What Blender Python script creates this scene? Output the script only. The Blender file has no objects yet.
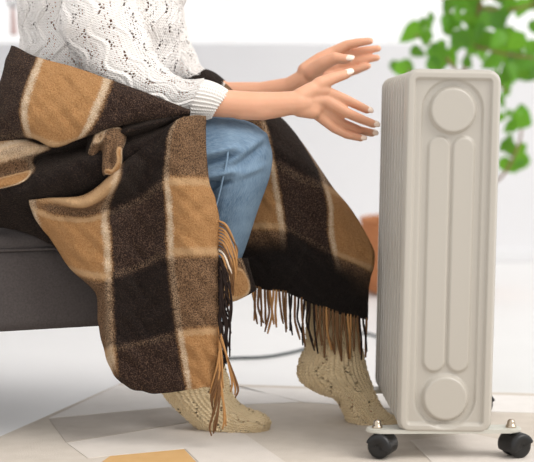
import bpy, bmesh, math, random
import numpy as np
from mathutils import Vector, Matrix

random.seed(7)
rng = np.random.default_rng(7)
scene = bpy.context.scene
COL = scene.collection

# ------------------------------------------------------------------ camera
FPX, CW, CH = 1460.0, 534.0, 462.0
CAM = Vector((0.0, -2.34, 0.53))
PITCH = math.atan(105.0 / FPX)
cam_data = bpy.data.cameras.new('camera')
cam = bpy.data.objects.new('camera', cam_data)
COL.objects.link(cam)
cam.location = CAM
cam.rotation_euler = (math.pi / 2 - PITCH, 0, 0)
cam_data.sensor_width = 36.0
cam_data.lens = 36.0 * FPX / CW
cam_data.clip_start = 0.05
cam_data.dof.use_dof = True
cam_data.dof.focus_distance = 2.40
cam_data.dof.aperture_fstop = 4.0
scene.camera = cam

# ------------------------------------------------------------------ light
world = bpy.data.worlds.new('daylight')
scene.world = world
world.use_nodes = True
bg = world.node_tree.nodes['Background']
bg.inputs['Color'].default_value = (1.0, 0.985, 0.97, 1)
bg.inputs['Strength'].default_value = 0.95

sun_data = bpy.data.lights.new('soft_sun', 'SUN')
sun_data.energy = 1.75
sun_data.angle = math.radians(40)
sun_data.color = (1.0, 0.97, 0.93)
sun = bpy.data.objects.new('soft_sun', sun_data)
COL.objects.link(sun)
SUN_FROM = Vector((0.75, -0.42, 0.95))
sun.rotation_euler = SUN_FROM.to_track_quat('Z', 'Y').to_euler()

vs = scene.view_settings
vs.view_transform = 'Standard'
vs.look = 'None'
vs.exposure = 0.28
vs.gamma = 1.0
vs.use_curve_mapping = False

# ------------------------------------------------------------------ helpers
_f = Vector((0, math.cos(PITCH), -math.sin(PITCH)))
_u = Vector((0, math.sin(PITCH), math.cos(PITCH)))


def P(px, py, Y):
    d = _f + Vector((1, 0, 0)) * ((px - CW / 2) / FPX) + _u * ((CH / 2 - py) / FPX)
    t = (Y - CAM.y) / d.y
    return CAM + d * t


def PF(px, py, z=0.0):
    """point on a horizontal plane (floor)"""
    d = _f + Vector((1, 0, 0)) * ((px - CW / 2) / FPX) + _u * ((CH / 2 - py) / FPX)
    t = (z - CAM.z) / d.z
    return CAM + d * t


def link(o, parent=None):
    COL.objects.link(o)
    if parent is not None:
        o.parent = parent
    return o


def tag(o, label, cat=None, group=None, kind=None):
    if label:
        o['label'] = label
    if cat:
        o['category'] = cat
    if group:
        o['group'] = group
    if kind:
        o['kind'] = kind
    return o


def mesh_obj(name, verts, faces, mat=None, parent=None, smooth=True, uv=None):
    me = bpy.data.meshes.new(name)
    me.from_pydata([tuple(v) for v in verts], [], [tuple(f) for f in faces])
    if uv is not None:
        lay = me.uv_layers.new(name='UVMap')
        uv = np.asarray(uv, dtype=np.float32)
        li = np.empty(len(me.loops), dtype=np.int32)
        me.loops.foreach_get('vertex_index', li)
        lay.data.foreach_set('uv', uv[li].ravel())
    me.polygons.foreach_set('use_smooth', [smooth] * len(me.polygons))
    if mat:
        me.materials.append(mat)
    me.update()
    o = bpy.data.objects.new(name, me)
    return link(o, parent)


def bm_obj(name, bm, mat=None, parent=None, smooth=False):
    me = bpy.data.meshes.new(name)
    bmesh.ops.recalc_face_normals(bm, faces=bm.faces)
    bm.to_mesh(me)
    bm.free()
    me.polygons.foreach_set('use_smooth', [smooth] * len(me.polygons))
    if mat:
        me.materials.append(mat)
    return link(bpy.data.objects.new(name, me), parent)


def empty(name, loc):
    o = bpy.data.objects.new(name, None)
    o.empty_display_size = 0.05
    o.location = loc
    return link(o)


def adopt(child, parent):
    """parent while keeping world-space vertex coordinates"""
    child.parent = parent
    child.matrix_parent_inverse = Matrix.Translation(-Vector(parent.location))
    return child


def bm_box(bm, lo, hi, bevel=0.0, seg=2):
    r = bmesh.ops.create_cube(bm, size=1.0)
    vs_ = r['verts']
    lo, hi = Vector(lo), Vector(hi)
    for v in vs_:
        v.co = Vector((lo[i] + (v.co[i] + .5) * (hi[i] - lo[i]) for i in range(3)))
    if bevel > 0:
        es = list({e for v in vs_ for e in v.link_edges})
        bmesh.ops.bevel(bm, geom=es, offset=bevel, segments=seg, profile=.5, affect='EDGES')


def catmull(pts, n_per):
    """pts (N,K) -> (M,K) interpolated"""
    pts = np.asarray(pts, float)
    N = len(pts)
    ext = np.vstack([2 * pts[0] - pts[1], pts, 2 * pts[-1] - pts[-2]])
    out = []
    for i in range(N - 1):
        p0, p1, p2, p3 = ext[i], ext[i + 1], ext[i + 2], ext[i + 3]
        for k in range(n_per):
            t = k / n_per
            out.append(.5 * ((2 * p1) + (-p0 + p2) * t + (2 * p0 - 5 * p1 + 4 * p2 - p3) * t * t
                             + (-p0 + 3 * p1 - 3 * p2 + p3) * t ** 3))
    out.append(pts[-1])
    return np.array(out)


def tube(path, radius, sides=6, n_per=3, taper=None, cap=True):
    """returns verts, faces of a tube along path (list of Vector)"""
    pts = catmull([list(p) for p in path], n_per)
    n = len(pts)
    rad = np.full(n, radius) if np.isscalar(radius) else np.interp(np.linspace(0, 1, n), np.linspace(0, 1, len(radius)), radius)
    tan = np.gradient(pts, axis=0)
    tan /= np.linalg.norm(tan, axis=1)[:, None] + 1e-9
    ref = np.array([0, 1.0, 0]) if abs(tan[0][1]) < .9 else np.array([1.0, 0, 0])
    V, F = [], []
    for i in range(n):
        s = np.cross(tan[i], ref)
        s /= np.linalg.norm(s) + 1e-9
        t = np.cross(tan[i], s)
        ref = np.cross(s, tan[i])
        for k in range(sides):
            a = 2 * math.pi * k / sides
            V.append(pts[i] + rad[i] * (math.cos(a) * s + math.sin(a) * t))
    for i in range(n - 1):
        for k in range(sides):
            k2 = (k + 1) % sides
            F.append((i * sides + k, i * sides + k2, (i + 1) * sides + k2, (i + 1) * sides + k))
    if cap:
        F.append(tuple(range(sides))[::-1])
        F.append(tuple((n - 1) * sides + k for k in range(sides)))
    return V, F


def loft(name, sections, nu, n_per, mat, parent=None, disp=None, hole=None, cap=(True, True), power=2.0):
    """sections: (ax,ay,bx,by,Y,w): ellipse whose image-plane diameter is a-b and half-depth w"""
    raw = []
    for s in sections:
        ax, ay, bx, by, Y, w = s[:6]
        A, B = P(ax, ay, Y), P(bx, by, Y)
        c = (A + B) / 2
        h = (A - B) / 2
        raw.append([*c, *h, w])
    S = catmull(raw, n_per)
    nv = len(S)
    c, h, w = S[:, 0:3], S[:, 3:6], S[:, 6]
    th = np.linspace(0, 2 * math.pi, nu + 1) + math.pi / 2   # seam at far side (+Y)
    ct, st = np.cos(th), np.sin(th)
    if power != 2.0:
        ct = np.sign(ct) * np.abs(ct) ** (2 / power)
        st = np.sign(st) * np.abs(st) ** (2 / power)
    pos = c[:, None, :] + h[:, None, :] * ct[None, :, None]
    pos[:, :, 1] += w[:, None] * st[None, :]
    # uv in metres
    seg = np.linalg.norm(np.diff(c, axis=0), axis=1)
    vv = np.concatenate([[0], np.cumsum(seg)])
    rmean = float(np.mean((np.linalg.norm(h, axis=1) + w) / 2))
    uu = np.linspace(0, 2 * math.pi * rmean, nu + 1)
    U, V = np.meshgrid(uu, vv)
    if disp is not None:
        du = np.gradient(pos, axis=1)
        du[:, 0] = du[:, -1] = (pos[:, 1] - pos[:, -2])
        dv = np.gradient(pos, axis=0)
        nrm = np.cross(du, dv)
        nrm /= np.linalg.norm(nrm, axis=2)[:, :, None] + 1e-12
        out = pos - c[:, None, :]
        sgn = np.sign(np.sum(nrm * out, axis=2).mean())
        pos = pos + nrm * sgn * disp(U, V, pos)[:, :, None]
    pos[:, -1] = pos[:, 0]
    W = nu + 1
    verts = pos.reshape(-1, 3)
    uv = np.stack([U, V], axis=2).reshape(-1, 2)
    i, j = np.meshgrid(np.arange(nv - 1), np.arange(nu), indexing='ij')
    q = np.stack([i * W + j, i * W + j + 1, (i + 1) * W + j + 1, (i + 1) * W + j], axis=2).reshape(-1, 4)
    if hole is not None:
        Uc = (U[:-1, :-1] + U[1:, 1:]) / 2
        Vc = (V[:-1, :-1] + V[1:, 1:]) / 2
        m = hole(Uc, Vc).reshape(-1)
        q = q[~m]
    faces = [tuple(f) for f in q.tolist()]
    verts = [tuple(v) for v in verts]
    uv = uv.tolist()
    if cap[0]:
        faces.append(tuple(range(nu))[::-1])
    if cap[1]:
        faces.append(tuple((nv - 1) * W + k for k in range(nu)))
    o = mesh_obj(name, verts, faces, mat, None, True, uv)
    if parent is not None:
        adopt(o, parent)
    return o


# ------------------------------------------------------------------ material helpers
class NT:
    def __init__(self, name):
        self.m = bpy.data.materials.new(name)
        self.m.use_nodes = True
        self.t = self.m.node_tree
        self.bsdf = self.t.nodes['Principled BSDF']

    def n(self, typ, **kw):
        nd = self.t.nodes.new(typ)
        for k, v in kw.items():
            setattr(nd, k, v)
        return nd

    def l(self, a, b):
        self.t.links.new(a, b)

    def math(self, op, a, b=None, c=None):
        nd = self.n('ShaderNodeMath', operation=op)
        for i, x in enumerate((a, b, c)):
            if x is None:
                continue
            if isinstance(x, (int, float)):
                nd.inputs[i].default_value = x
            else:
                self.l(x, nd.inputs[i])
        return nd.outputs[0]

    def mix(self, f, a, b):
        nd = self.n('ShaderNodeMix', data_type='RGBA')
        for i, x in ((0, f), (6, a), (7, b)):
            if isinstance(x, (int, float)):
                nd.inputs[i].default_value = x
            elif isinstance(x, tuple):
                nd.inputs[i].default_value = (*x[:3], 1)
            else:
                self.l(x, nd.inputs[i])
        return nd.outputs[2]

    def noise(self, scale, detail=3, vec=None, rough=.5, dist=0.0):
        nd = self.n('ShaderNodeTexNoise')
        nd.inputs['Scale'].default_value = scale
        nd.inputs['Detail'].default_value = detail
        nd.inputs['Roughness'].default_value = rough
        nd.inputs['Distortion'].default_value = dist
        if vec is not None:
            self.l(vec, nd.inputs['Vector'])
        return nd.outputs['Fac']

    def bump(self, h, strength=.3, dist=.002):
        nd = self.n('ShaderNodeBump')
        nd.inputs['Strength'].default_value = strength
        nd.inputs['Distance'].default_value = dist
        self.l(h, nd.inputs['Height'])
        self.l(nd.outputs[0], self.bsdf.inputs['Normal'])

    def obj(self):
        return self.n('ShaderNodeTexCoord').outputs['Object']

    def uv(self):
        return self.n('ShaderNodeTexCoord').outputs['UV']

    def set(self, color=None, rough=.6, metal=0.0, spec=.5, **kw):
        b = self.bsdf
        if color is not None:
            if isinstance(color, tuple):
                b.inputs['Base Color'].default_value = (*color[:3], 1)
            else:
                self.l(color, b.inputs['Base Color'])
        b.inputs['Roughness'].default_value = rough
        b.inputs['Metallic'].default_value = metal
        b.inputs['Specular IOR Level'].default_value = spec
        return self.m


def S(r, g, b):
    return tuple((c / 255 / 12.92 if c / 255 <= .04045 else ((c / 255 + .055) / 1.055) ** 2.4) for c in (r, g, b))


def mat_noise(name, c1, c2, scale, rough=.7, spec=.3, bump=0.0, bscale=None, metal=0.0):
    t = NT(name)
    v = t.obj()
    f = t.noise(scale, 4, v)
    t.set(t.mix(f, c1, c2), rough, metal, spec)
    if bump:
        t.bump(t.noise(bscale or scale * 3, 3, v), bump, .002)
    return t.m


M = {}
M['wall'] = mat_noise('painted_wall', S(226, 226, 229), S(231, 231, 233), 3, .8, .2)
M['floor'] = mat_noise('white_floor', S(212, 211, 210), S(224, 223, 222), 2.5, .35, .4)
M['frame'] = mat_noise('white_frame', S(226, 227, 229), S(231, 231, 233), 5, .5, .3)
M['rug'] = mat_noise('rug_beige', S(192, 182, 170), S(210, 201, 190), 30, .95, .1, .5, 420)
M['rug_white'] = mat_noise('rug_white', S(218, 213, 208), S(230, 226, 222), 25, .95, .1, .5, 420)
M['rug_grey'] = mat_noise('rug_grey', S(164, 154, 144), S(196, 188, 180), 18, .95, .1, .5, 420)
M['rug_pale'] = mat_noise('rug_pale', S(204, 196, 187), S(219, 211, 203), 25, .95, .1, .5, 420)
M['rug_camel'] = mat_noise('rug_camel', S(196, 156, 104), S(212, 172, 120), 30, .95, .1, .5, 420)
M['enamel'] = mat_noise('cream_enamel', S(179, 173, 163), S(183, 177, 167), 2, .30, .5)
M['bar'] = mat_noise('grey_enamel_bar', S(190, 188, 178), S(196, 194, 184), 4, .35, .5)
M['black_plastic'] = mat_noise('black_plastic', S(14, 14, 15), S(20, 20, 21), 20, .4, .5)
M['nut'] = mat_noise('brass_nut', S(176, 160, 140), S(196, 184, 168), 20, .25, .5, 0, None, 1.0)
M['bench'] = mat_noise('charcoal_fabric', S(64, 59, 59), S(94, 88, 86), 320, .95, .1, .6, 900)
M['wood_dark'] = mat_noise('dark_wood', S(70, 52, 40), S(92, 70, 52), 12, .6, .3)
M['cord'] = mat_noise('dark_cord', S(24, 36, 38), S(30, 42, 44), 12, .45, .4)
M['basket'] = mat_noise('wicker', S(168, 104, 66), S(204, 140, 94), 60, .8, .2, .4, 200)
M['soil'] = mat_noise('soil', S(52, 40, 32), S(76, 60, 48), 60, .95, .1, .6, 90)
M['pot'] = mat_noise('plastic_pot', S(90, 70, 58), S(98, 78, 64), 8, .6, .3)
M['bark'] = mat_noise('bark', S(120, 92, 66), S(150, 120, 88), 40, .85, .2, .3, 120)
M['tassel'] = mat_noise('pink_tassel', S(205, 176, 172), S(216, 190, 186), 80, .9, .1)
M['tassel_ring'] = mat_noise('grey_ring', S(140, 134, 134), S(152, 146, 146), 30, .6, .3)
M['curtain'] = mat_noise('white_curtain', S(238, 238, 238), S(244, 244, 244), 8, .9, .1)
M['hair'] = mat_noise('brown_hair', S(70, 48, 34), S(96, 68, 48), 60, .6, .3)

# skin
t = NT('skin')
v = t.obj()
f = t.noise(14, 3, v)
t.set(t.mix(f, S(212, 154, 122), S(227, 176, 146)), .5, 0, .35)
t.bsdf.inputs['Subsurface Weight'].default_value = .25
t.bsdf.inputs['Subsurface Radius'].default_value = (.012, .005, .003)
t.bsdf.inputs['Subsurface Scale'].default_value = .6
t.bump(t.noise(160, 2, v), .15, .0015)
M['skin'] = t.m
M['nail'] = mat_noise('peach_nail', S(250, 226, 208), S(252, 232, 216), 10, .25, .5)


# knit (sweater / sock): stitches follow the uv in metres
def knit(name, c1, c2, su, sv, strength=.6, dist=.002):
    t = NT(name)
    uvn = t.uv()
    sep = t.n('ShaderNodeSeparateXYZ')
    t.l(uvn, sep.inputs[0])
    u, v_ = sep.outputs[0], sep.outputs[1]
    pu = t.math('PINGPONG', t.math('MULTIPLY', u, su), 0.5)
    tri = t.math('MULTIPLY', pu, 2.0)
    ph = t.math('ADD', t.math('MULTIPLY', v_, sv), t.math('MULTIPLY', tri, .7))
    st = t.math('ADD', t.math('MULTIPLY', t.math('SINE', t.math('MULTIPLY', ph, 6.2832)), .5), .5)
    col = t.math('POWER', tri, .6)
    h = t.math('ADD', t.math('MULTIPLY', st, .6), t.math('MULTIPLY', col, .5))
    nz = t.noise(60, 3, t.obj())
    hh = t.math('ADD', h, t.math('MULTIPLY', nz, .4))
    t.set(t.mix(nz, c1, c2), .95, 0, .1)
    t.bsdf.inputs['Sheen Weight'].default_value = .15
    t.bump(hh, strength, dist)
    return t.m


M['sweater'] = knit('white_knit', S(242, 236, 231), S(250, 246, 242), 200, 230, .8, .0026)
M['cuff'] = knit('white_rib', S(240, 234, 228), S(247, 243, 238), 200, 230, .6, .003)
M['sock'] = knit('oatmeal_knit', S(212, 189, 150), S(230, 209, 172), 172, 200, .6, .004)

# denim
t = NT('denim')
v = t.obj()
mp = t.n('ShaderNodeMapping')
t.l(t.uv(), mp.inputs[0])
mp.inputs['Scale'].default_value = (650, 110, 1)
mp.inputs['Rotation'].default_value = (0, 0, .35)
tw = t.noise(1.0, 3, mp.outputs[0], .7)
twm = t.n('ShaderNodeMapRange')
twm.inputs['From Min'].default_value = .35
twm.inputs['From Max'].default_value = .65
t.l(tw, twm.inputs['Value'])
big = t.noise(18, 5, v, .6)
bm_ = t.n('ShaderNodeMapRange')
bm_.inputs['From Min'].default_value = .3
bm_.inputs['From Max'].default_value = .7
t.l(big, bm_.inputs['Value'])
c = t.mix(bm_.outputs[0], S(78, 104, 130), S(128, 154, 178))
c = t.mix(t.math('MULTIPLY', twm.outputs[0], .36), c, S(168, 188, 204))
t.set(c, .9, 0, .15)
t.bump(twm.outputs[0], .5, .0015)
M['denim'] = t.m
M['denim_thread'] = mat_noise('denim_seam', S(120, 148, 174), S(150, 174, 196), 200, .85, .2)

# plaid wool: uv counts bands (0-1 camel, 1-2 dark, ...)
t = NT('plaid_wool')
ov = t.obj()
fuzz = t.noise(420, 2, ov)
fz = t.math('MULTIPLY', t.math('SUBTRACT', fuzz, .5), .10)
sep = t.n('ShaderNodeSeparateXYZ')
t.l(t.uv(), sep.inputs[0])


def band(c):
    x = t.math('ADD', c, fz)
    tri = t.math('PINGPONG', t.math('SUBTRACT', x, .5), 1.0)     # 0 mid camel .. 1 mid dark
    k = t.n('ShaderNodeMapRange')
    k.inputs['From Min'].default_value = .46
    k.inputs['From Max'].default_value = .54
    t.l(tri, k.inputs['Value'])
    dist = t.math('ABSOLUTE', t.math('SUBTRACT', tri, .44))
    ln = t.n('ShaderNodeMapRange')
    ln.inputs['From Min'].default_value = .068
    ln.inputs['From Max'].default_value = .025
    t.l(dist, ln.inputs['Value'])
    return k.outputs[0], ln.outputs[0]


ub, ul = band(sep.outputs[0])
vb, vl = band(sep.outputs[1])
spk = t.noise(520, 2, ov, .7)
spk2 = t.n('ShaderNodeMapRange')
spk2.inputs['From Min'].default_value = .38
spk2.inputs['From Max'].default_value = .62
t.l(spk, spk2.inputs['Value'])
big = t.noise(16, 3, ov)
CAMEL = t.mix(big, S(152, 106, 64), S(178, 130, 84))
CAMEL = t.mix(t.math('MULTIPLY', spk2.outputs[0], .45), CAMEL, S(210, 166, 116))
MIDB = t.mix(spk2.outputs[0], S(62, 46, 36), S(152, 118, 88))
DKC = t.mix(t.math('MULTIPLY', t.math('POWER', spk2.outputs[0], 3.0), .5), S(38, 28, 27), S(132, 104, 84))
DKD = t.mix(t.math('MULTIPLY', t.math('POWER', spk2.outputs[0], 3.0), .22), S(25, 20, 20), S(108, 86, 72))
att = t.n('ShaderNodeAttribute', attribute_name='border')
rowc = t.mix(ub, CAMEL, DKC)
rowd = t.mix(ub, MIDB, DKD)
c = t.mix(vb, rowc, rowd)
CREAM = t.mix(spk2.outputs[0], S(196, 168, 134), S(232, 214, 190))
uline_c = t.mix(vb, CREAM, t.mix(spk2.outputs[0], S(70, 54, 44), S(186, 158, 128)))
c = t.mix(t.math('MULTIPLY', ul, .8), c, uline_c)
vline_d = t.mix(t.math('POWER', spk2.outputs[0], 2.0), DKD, S(128, 104, 84))
vline_c = t.mix(ub, t.mix(.55, CAMEL, S(216, 184, 144)), vline_d)
c = t.mix(t.math('MULTIPLY', t.math('MULTIPLY', vl, .8), t.math('SUBTRACT', 1.0, t.math('MULTIPLY', ul, .6))), c, vline_c)
c = t.mix(att.outputs['Fac'], c, t.mix(t.math('MULTIPLY', spk2.outputs[0], .1), S(20, 18, 19), S(90, 74, 62)))
t.set(c, .95, 0, .08)
t.bsdf.inputs['Sheen Weight'].default_value = .06
t.bsdf.inputs['Sheen Tint'].default_value = (.9, .75, .6, 1)
t.bump(t.math('ADD', spk, t.noise(180, 3, ov)), 1.0, .004)
M['plaid'] = t.m
for nm, a, b in (('camel', (164, 118, 74), (194, 148, 98)), ('dark', (36, 29, 28), (52, 42, 38)),
                 ('brown', (98, 70, 48), (132, 98, 68)), ('cream', (226, 212, 194), (236, 226, 212))):
    M['fr_' + nm] = mat_noise('fringe_' + nm, S(*a), S(*b), 300, .95, .08, .5, 500)

# leaf
t = NT('leaf')
v = t.obj()
oi = t.n('ShaderNodeObjectInfo')
f = t.noise(25, 3, v)
c = t.mix(oi.outputs['Random'], S(22, 74, 18), S(104, 166, 36))
c = t.mix(t.math('MULTIPLY', f, .5), c, S(96, 160, 48))
t.set(c, .45, 0, .35)
tr = t.n('ShaderNodeBsdfTranslucent')
t.l(t.mix(.5, c, S(160, 214, 64)), tr.inputs['Color'])
mx = t.n('ShaderNodeMixShader')
mx.inputs[0].default_value = .38
t.l(t.bsdf.outputs[0], mx.inputs[1])
t.l(tr.outputs[0], mx.inputs[2])
t.l(mx.outputs[0], t.t.nodes['Material Output'].inputs['Surface'])
M['leaf'] = t.m

# glass for the window
t = NT('window_glass')
gl = t.n('ShaderNodeBsdfTransparent')
gs = t.n('ShaderNodeBsdfGlossy')
gs.inputs['Roughness'].default_value = .02
mx = t.n('ShaderNodeMixShader')
mx.inputs[0].default_value = .04
t.l(gl.outputs[0], mx.inputs[1])
t.l(gs.outputs[0], mx.inputs[2])
t.l(mx.outputs[0], t.t.nodes['Material Output'].inputs['Surface'])
M['glass'] = t.m

# ------------------------------------------------------------------ setting
WY = 3.36            # back wall
bm = bmesh.new()
bm_box(bm, (-4, -4, -.1), (4, WY + .2, 0))
tag(bm_obj('floor', bm, M['floor']), 'smooth white floor running back to the window wall', kind='structure')

SILL = P(267, 45, WY).z
wl, wr, wt = -1.65, 1.9, 2.3
bm = bmesh.new()
bm_box(bm, (-4, WY, 0), (4, WY + .2, SILL))
bm_box(bm, (-4, WY, SILL), (wl, WY + .2, 2.7))
bm_box(bm, (wr, WY, SILL), (4, WY + .2, 2.7))
bm_box(bm, (wl, WY, wt), (wr, WY + .2, 2.7))
tag(bm_obj('wall_back', bm, M['wall']), 'white wall below the bright window', kind='structure')
win = empty('window_1', (0, WY + .1, SILL))
tag(win, 'wide overexposed window above the white wall', kind='structure')
bm = bmesh.new()
for lo, hi in (((wl, WY + .06, SILL), (wl + .05, WY + .14, wt)), ((wr - .05, WY + .06, SILL), (wr, WY + .14, wt)),
               ((wl, WY + .06, wt - .05), (wr, WY + .14, wt)), ((wl, WY + .06, SILL), (wr, WY + .14, SILL + .012))):
    bm_box(bm, lo, hi, .004)
adopt(bm_obj('window_frame', bm, M['frame']), win)
bm = bmesh.new()
bm_box(bm, (wl + .05, WY + .098, SILL + .012), (wr - .05, WY + .102, wt - .05))
adopt(bm_obj('window_pane', bm, M['glass']), win)
bm = bmesh.new()
bm_box(bm, (-4, WY - .012, 0), (4, WY, .05), .003)
tag(bm_obj('baseboard_back', bm, M['frame']), 'low white baseboard along the window wall', kind='structure')

bm = bmesh.new()
bm_box(bm, (-2.1, -.6, 0), (-1.95, WY, 2.7))
tag(bm_obj('wall_left', bm, M['wall']), 'white side wall left of the bench', kind='structure')
bm = bmesh.new()
bm_box(bm, (-1.9, .2, 2.7), (1.2, WY + .2, 2.8))
tag(bm_obj('ceiling', bm, M['wall']), 'white ceiling of the room', kind='structure')

# ------------------------------------------------------------------ rug
rug = empty('patchwork_rug', (0.3, -.4, 0))
tag(rug, 'beige patchwork rug with grey and camel pieces under the feet and radiator', 'rug')


def slab(name, pts, z0, z1, mat, parent):
    bm = bmesh.new()
    lo = [bm.verts.new((p[0], p[1], z0)) for p in pts]
    hi = [bm.verts.new((p[0], p[1], z1)) for p in pts]
    n = len(pts)
    bm.faces.new(hi)
    bm.faces.new(lo[::-1])
    for i in range(n):
        bm.faces.new((lo[i], lo[(i + 1) % n], hi[(i + 1) % n], hi[i]))
    o = bm_obj(name, bm, mat)
    adopt(o, parent)
    return o


A = PF(2, 438)
B = PF(116, 383)
back_r = PF(560, 401)
ext = A + (A - B) * 1.2
slab('backing', [A, ext, (ext.x + 2.2, -1.3), (back_r.x + .5, -1.0), (back_r.x + .3, back_r.y), (B.x + .02, B.y)], .0005, .004, M['rug'], rug)
q = lambda *pp: [PF(x, y, .005) for x, y in pp]
slab('patch', q((49, 418), (118, 385), (236, 385), (300, 402), (168, 407)), .004, .005, M['rug_white'], rug)
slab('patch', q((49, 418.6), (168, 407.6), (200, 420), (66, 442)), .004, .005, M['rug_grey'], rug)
slab('patch', q((110, 456), (184, 449), (200, 466), (96, 466)), .004, .005, M['rug_camel'], rug)
slab('patch', q((67, 442.8), (200, 421), (245, 434), (290, 465), (202, 465), (185, 448.4), (108, 455.5), (88, 458)), .004, .005, M['rug_pale'], rug)
slab('patch', q((236, 386.4), (330, 389.5), (545, 396.2), (545, 413), (400, 409), (304, 402)), .004, .005, M['rug_white'], rug)  # added strip: window's soft reflection along the far edge, painted as pale colour
slab('patch', q((410, 440), (470, 433), (560, 452), (520, 470), (440, 470)), .004, .005, M['rug_pale'], rug)

# ------------------------------------------------------------------ radiator
RY0 = -.065
RX = P(444.7, 433, RY0).x
RZ0 = P(445, 434, RY0).z
RZ1 = P(455, 69, RY0).z
PWID = .1495
PH = RZ1 - RZ0
rad = empty('oil_radiator', (RX, 0, 0))
tag(rad, 'cream oil-filled column radiator standing on black castors', 'radiator')
LEAN = math.radians(1.0)
BASE = Vector((RX, 0, RZ0))


def lean(v):
    x, y, z = v
    return (BASE.x + x * math.cos(LEAN) + z * math.sin(LEAN), y, BASE.z + z * math.cos(LEAN) - x * math.sin(LEAN))


def ss(e0, e1, x):
    t_ = np.clip((x - e0) / (e1 - e0), 0, 1)
    return t_ * t_ * (3 - 2 * t_)


def rrect(x, z, hw, hh, r):
    qx = np.abs(x) - hw + r
    qz = np.abs(z) - hh + r
    return np.minimum(np.maximum(qx, qz), 0) + np.hypot(np.maximum(qx, 0), np.maximum(qz, 0)) - r


def relief(x, z):
    """x about centre, z about centre, metres. returns outward height"""
    d = rrect(x, z, PWID / 2, PH / 2, .020)
    h = -.010 * (1 - ss(0, .007, -d)) ** 2                  # rolled edge
    h = h - .0060 * ss(.0135, .0170, -d)                    # pressed inner panel
    cz = .2265
    z = z + .0035
    dz = np.maximum(np.abs(z) - cz, 0)
    cap_ = np.hypot(x, dz)
    h = h - .0042 * ss(.0495, .0455, cap_)                  # sunk stadium
    dd = np.hypot(x, np.abs(z) - cz)
    h = h + .0110 * ss(.0385, .0325, dd)                    # boss
    mid = ss(.190, .176, np.abs(z))
    for sx in (-1, 1):
        zz = np.maximum(np.abs(z) - .168, 0)
        ch = np.hypot(x - sx * .0192, zz)
        h = h + .0045 * ss(.0195, .0145, ch)                # two raised flutes
    return h


def panel(y_front, thick):
    nx, nz = 96, 300
    xs = np.linspace(-PWID / 2, PWID / 2, nx)
    zs = np.linspace(-PH / 2, PH / 2, nz)
    X, Z = np.meshgrid(xs, zs)
    R = .020
    # squeeze grid into rounded rectangle near corners
    over = np.maximum(np.abs(Z) - (PH / 2 - R), 0)
    lim = PWID / 2 - R + np.sqrt(np.maximum(R * R - over * over, 0))
    Xs = X / (PWID / 2) * lim
    H = relief(Xs, Z)
    V = [lean((x, y_front - h, z + PH / 2)) for x, h, z in zip(Xs.ravel(), H.ravel(), Z.ravel())]
    F = [(i * nx + j, i * nx + j + 1, (i + 1) * nx + j + 1, (i + 1) * nx + j) for i in range(nz - 1) for j in range(nx - 1)]
    # rim
    ring = [i for i in range(nx)] + [i * nx + nx - 1 for i in range(1, nz)] + [(nz - 1) * nx + j for j in range(nx - 2, -1, -1)] + [i * nx for i in range(nz - 2, 0, -1)]
    b0 = len(V)
    for k in ring:
        vx = V[k]
        V.append((vx[0], y_front + thick, vx[2]))
    n = len(ring)
    for k in range(n):
        F.append((ring[(k + 1) % n], ring[k], b0 + k, b0 + (k + 1) % n))
    F.append(tuple(b0 + k for k in range(n)))
    return V, F


V, F = panel(0.0, .012)
fp = adopt(mesh_obj('front_panel', V, F, M['enamel']), rad)
fp['label'] = 'pressed front panel with two round bosses and grooves'


# fins
def rr_outline(hw, hh, r, seg=6):
    pts = []
    for cx, cz, a0 in ((hw - r, hh - r, 0), (-hw + r, hh - r, 90), (-hw + r, -hh + r, 180), (hw - r, -hh + r, 270)):
        for k in range(seg + 1):
            a = math.radians(a0 + 90 * k / seg)
            pts.append((cx + r * math.cos(a), cz + r * math.sin(a)))
    return pts


fin_me = None
NF, PITCH_F = 10, .0405
rings = [(-.009, .060), (-.0115, .010), (-.0120, .0022), (-.0112, .0004), (-.0098, 0), (.011, .0014), (.0125, .0028), (.0125, .010), (.009, .060)]
V, F = [], []
npt = 28
for y, ins in rings:
    hw, hh = PWID / 2 - .0008 - ins, PH / 2 - .001 - ins
    for (x, z) in rr_outline(hw, hh, max(.020 - ins, .004)):
        V.append(lean((x, y, z + PH / 2)))
for i in range(len(rings) - 1):
    for k in range(npt):
        F.append((i * npt + k, i * npt + (k + 1) % npt, (i + 1) * npt + (k + 1) % npt, (i + 1) * npt + k))
F.append(tuple(range(npt)))
F.append(tuple((len(rings) - 1) * npt + k for k in range(npt))[::-1])
fin0 = mesh_obj('fin', V, F, M['enamel'])
bm = bmesh.new(); bm.from_mesh(fin0.data); bmesh.ops.recalc_face_normals(bm, faces=bm.faces); bm.to_mesh(fin0.data); bm.free()
fin0.data.polygons.foreach_set('use_smooth', [True] * len(fin0.data.polygons))
for k in range(NF):
    o = fin0 if k == 0 else fin0.copy()
    if k:
        COL.objects.link(o)
    adopt(o, rad)
    o.location.y = .030 + k * PITCH_F
# oil tubes joining the fins
for zc in (.0625, PH - .0625):
    cpt = lean((0, 0, zc))
    v_, f_ = tube([(cpt[0], .012, cpt[2]), (cpt[0], .2, cpt[2]), (cpt[0], .44, cpt[2])], .026, 20, 2)
    adopt(mesh_obj('oil_tube', v_, f_, M['enamel']), rad)


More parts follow.
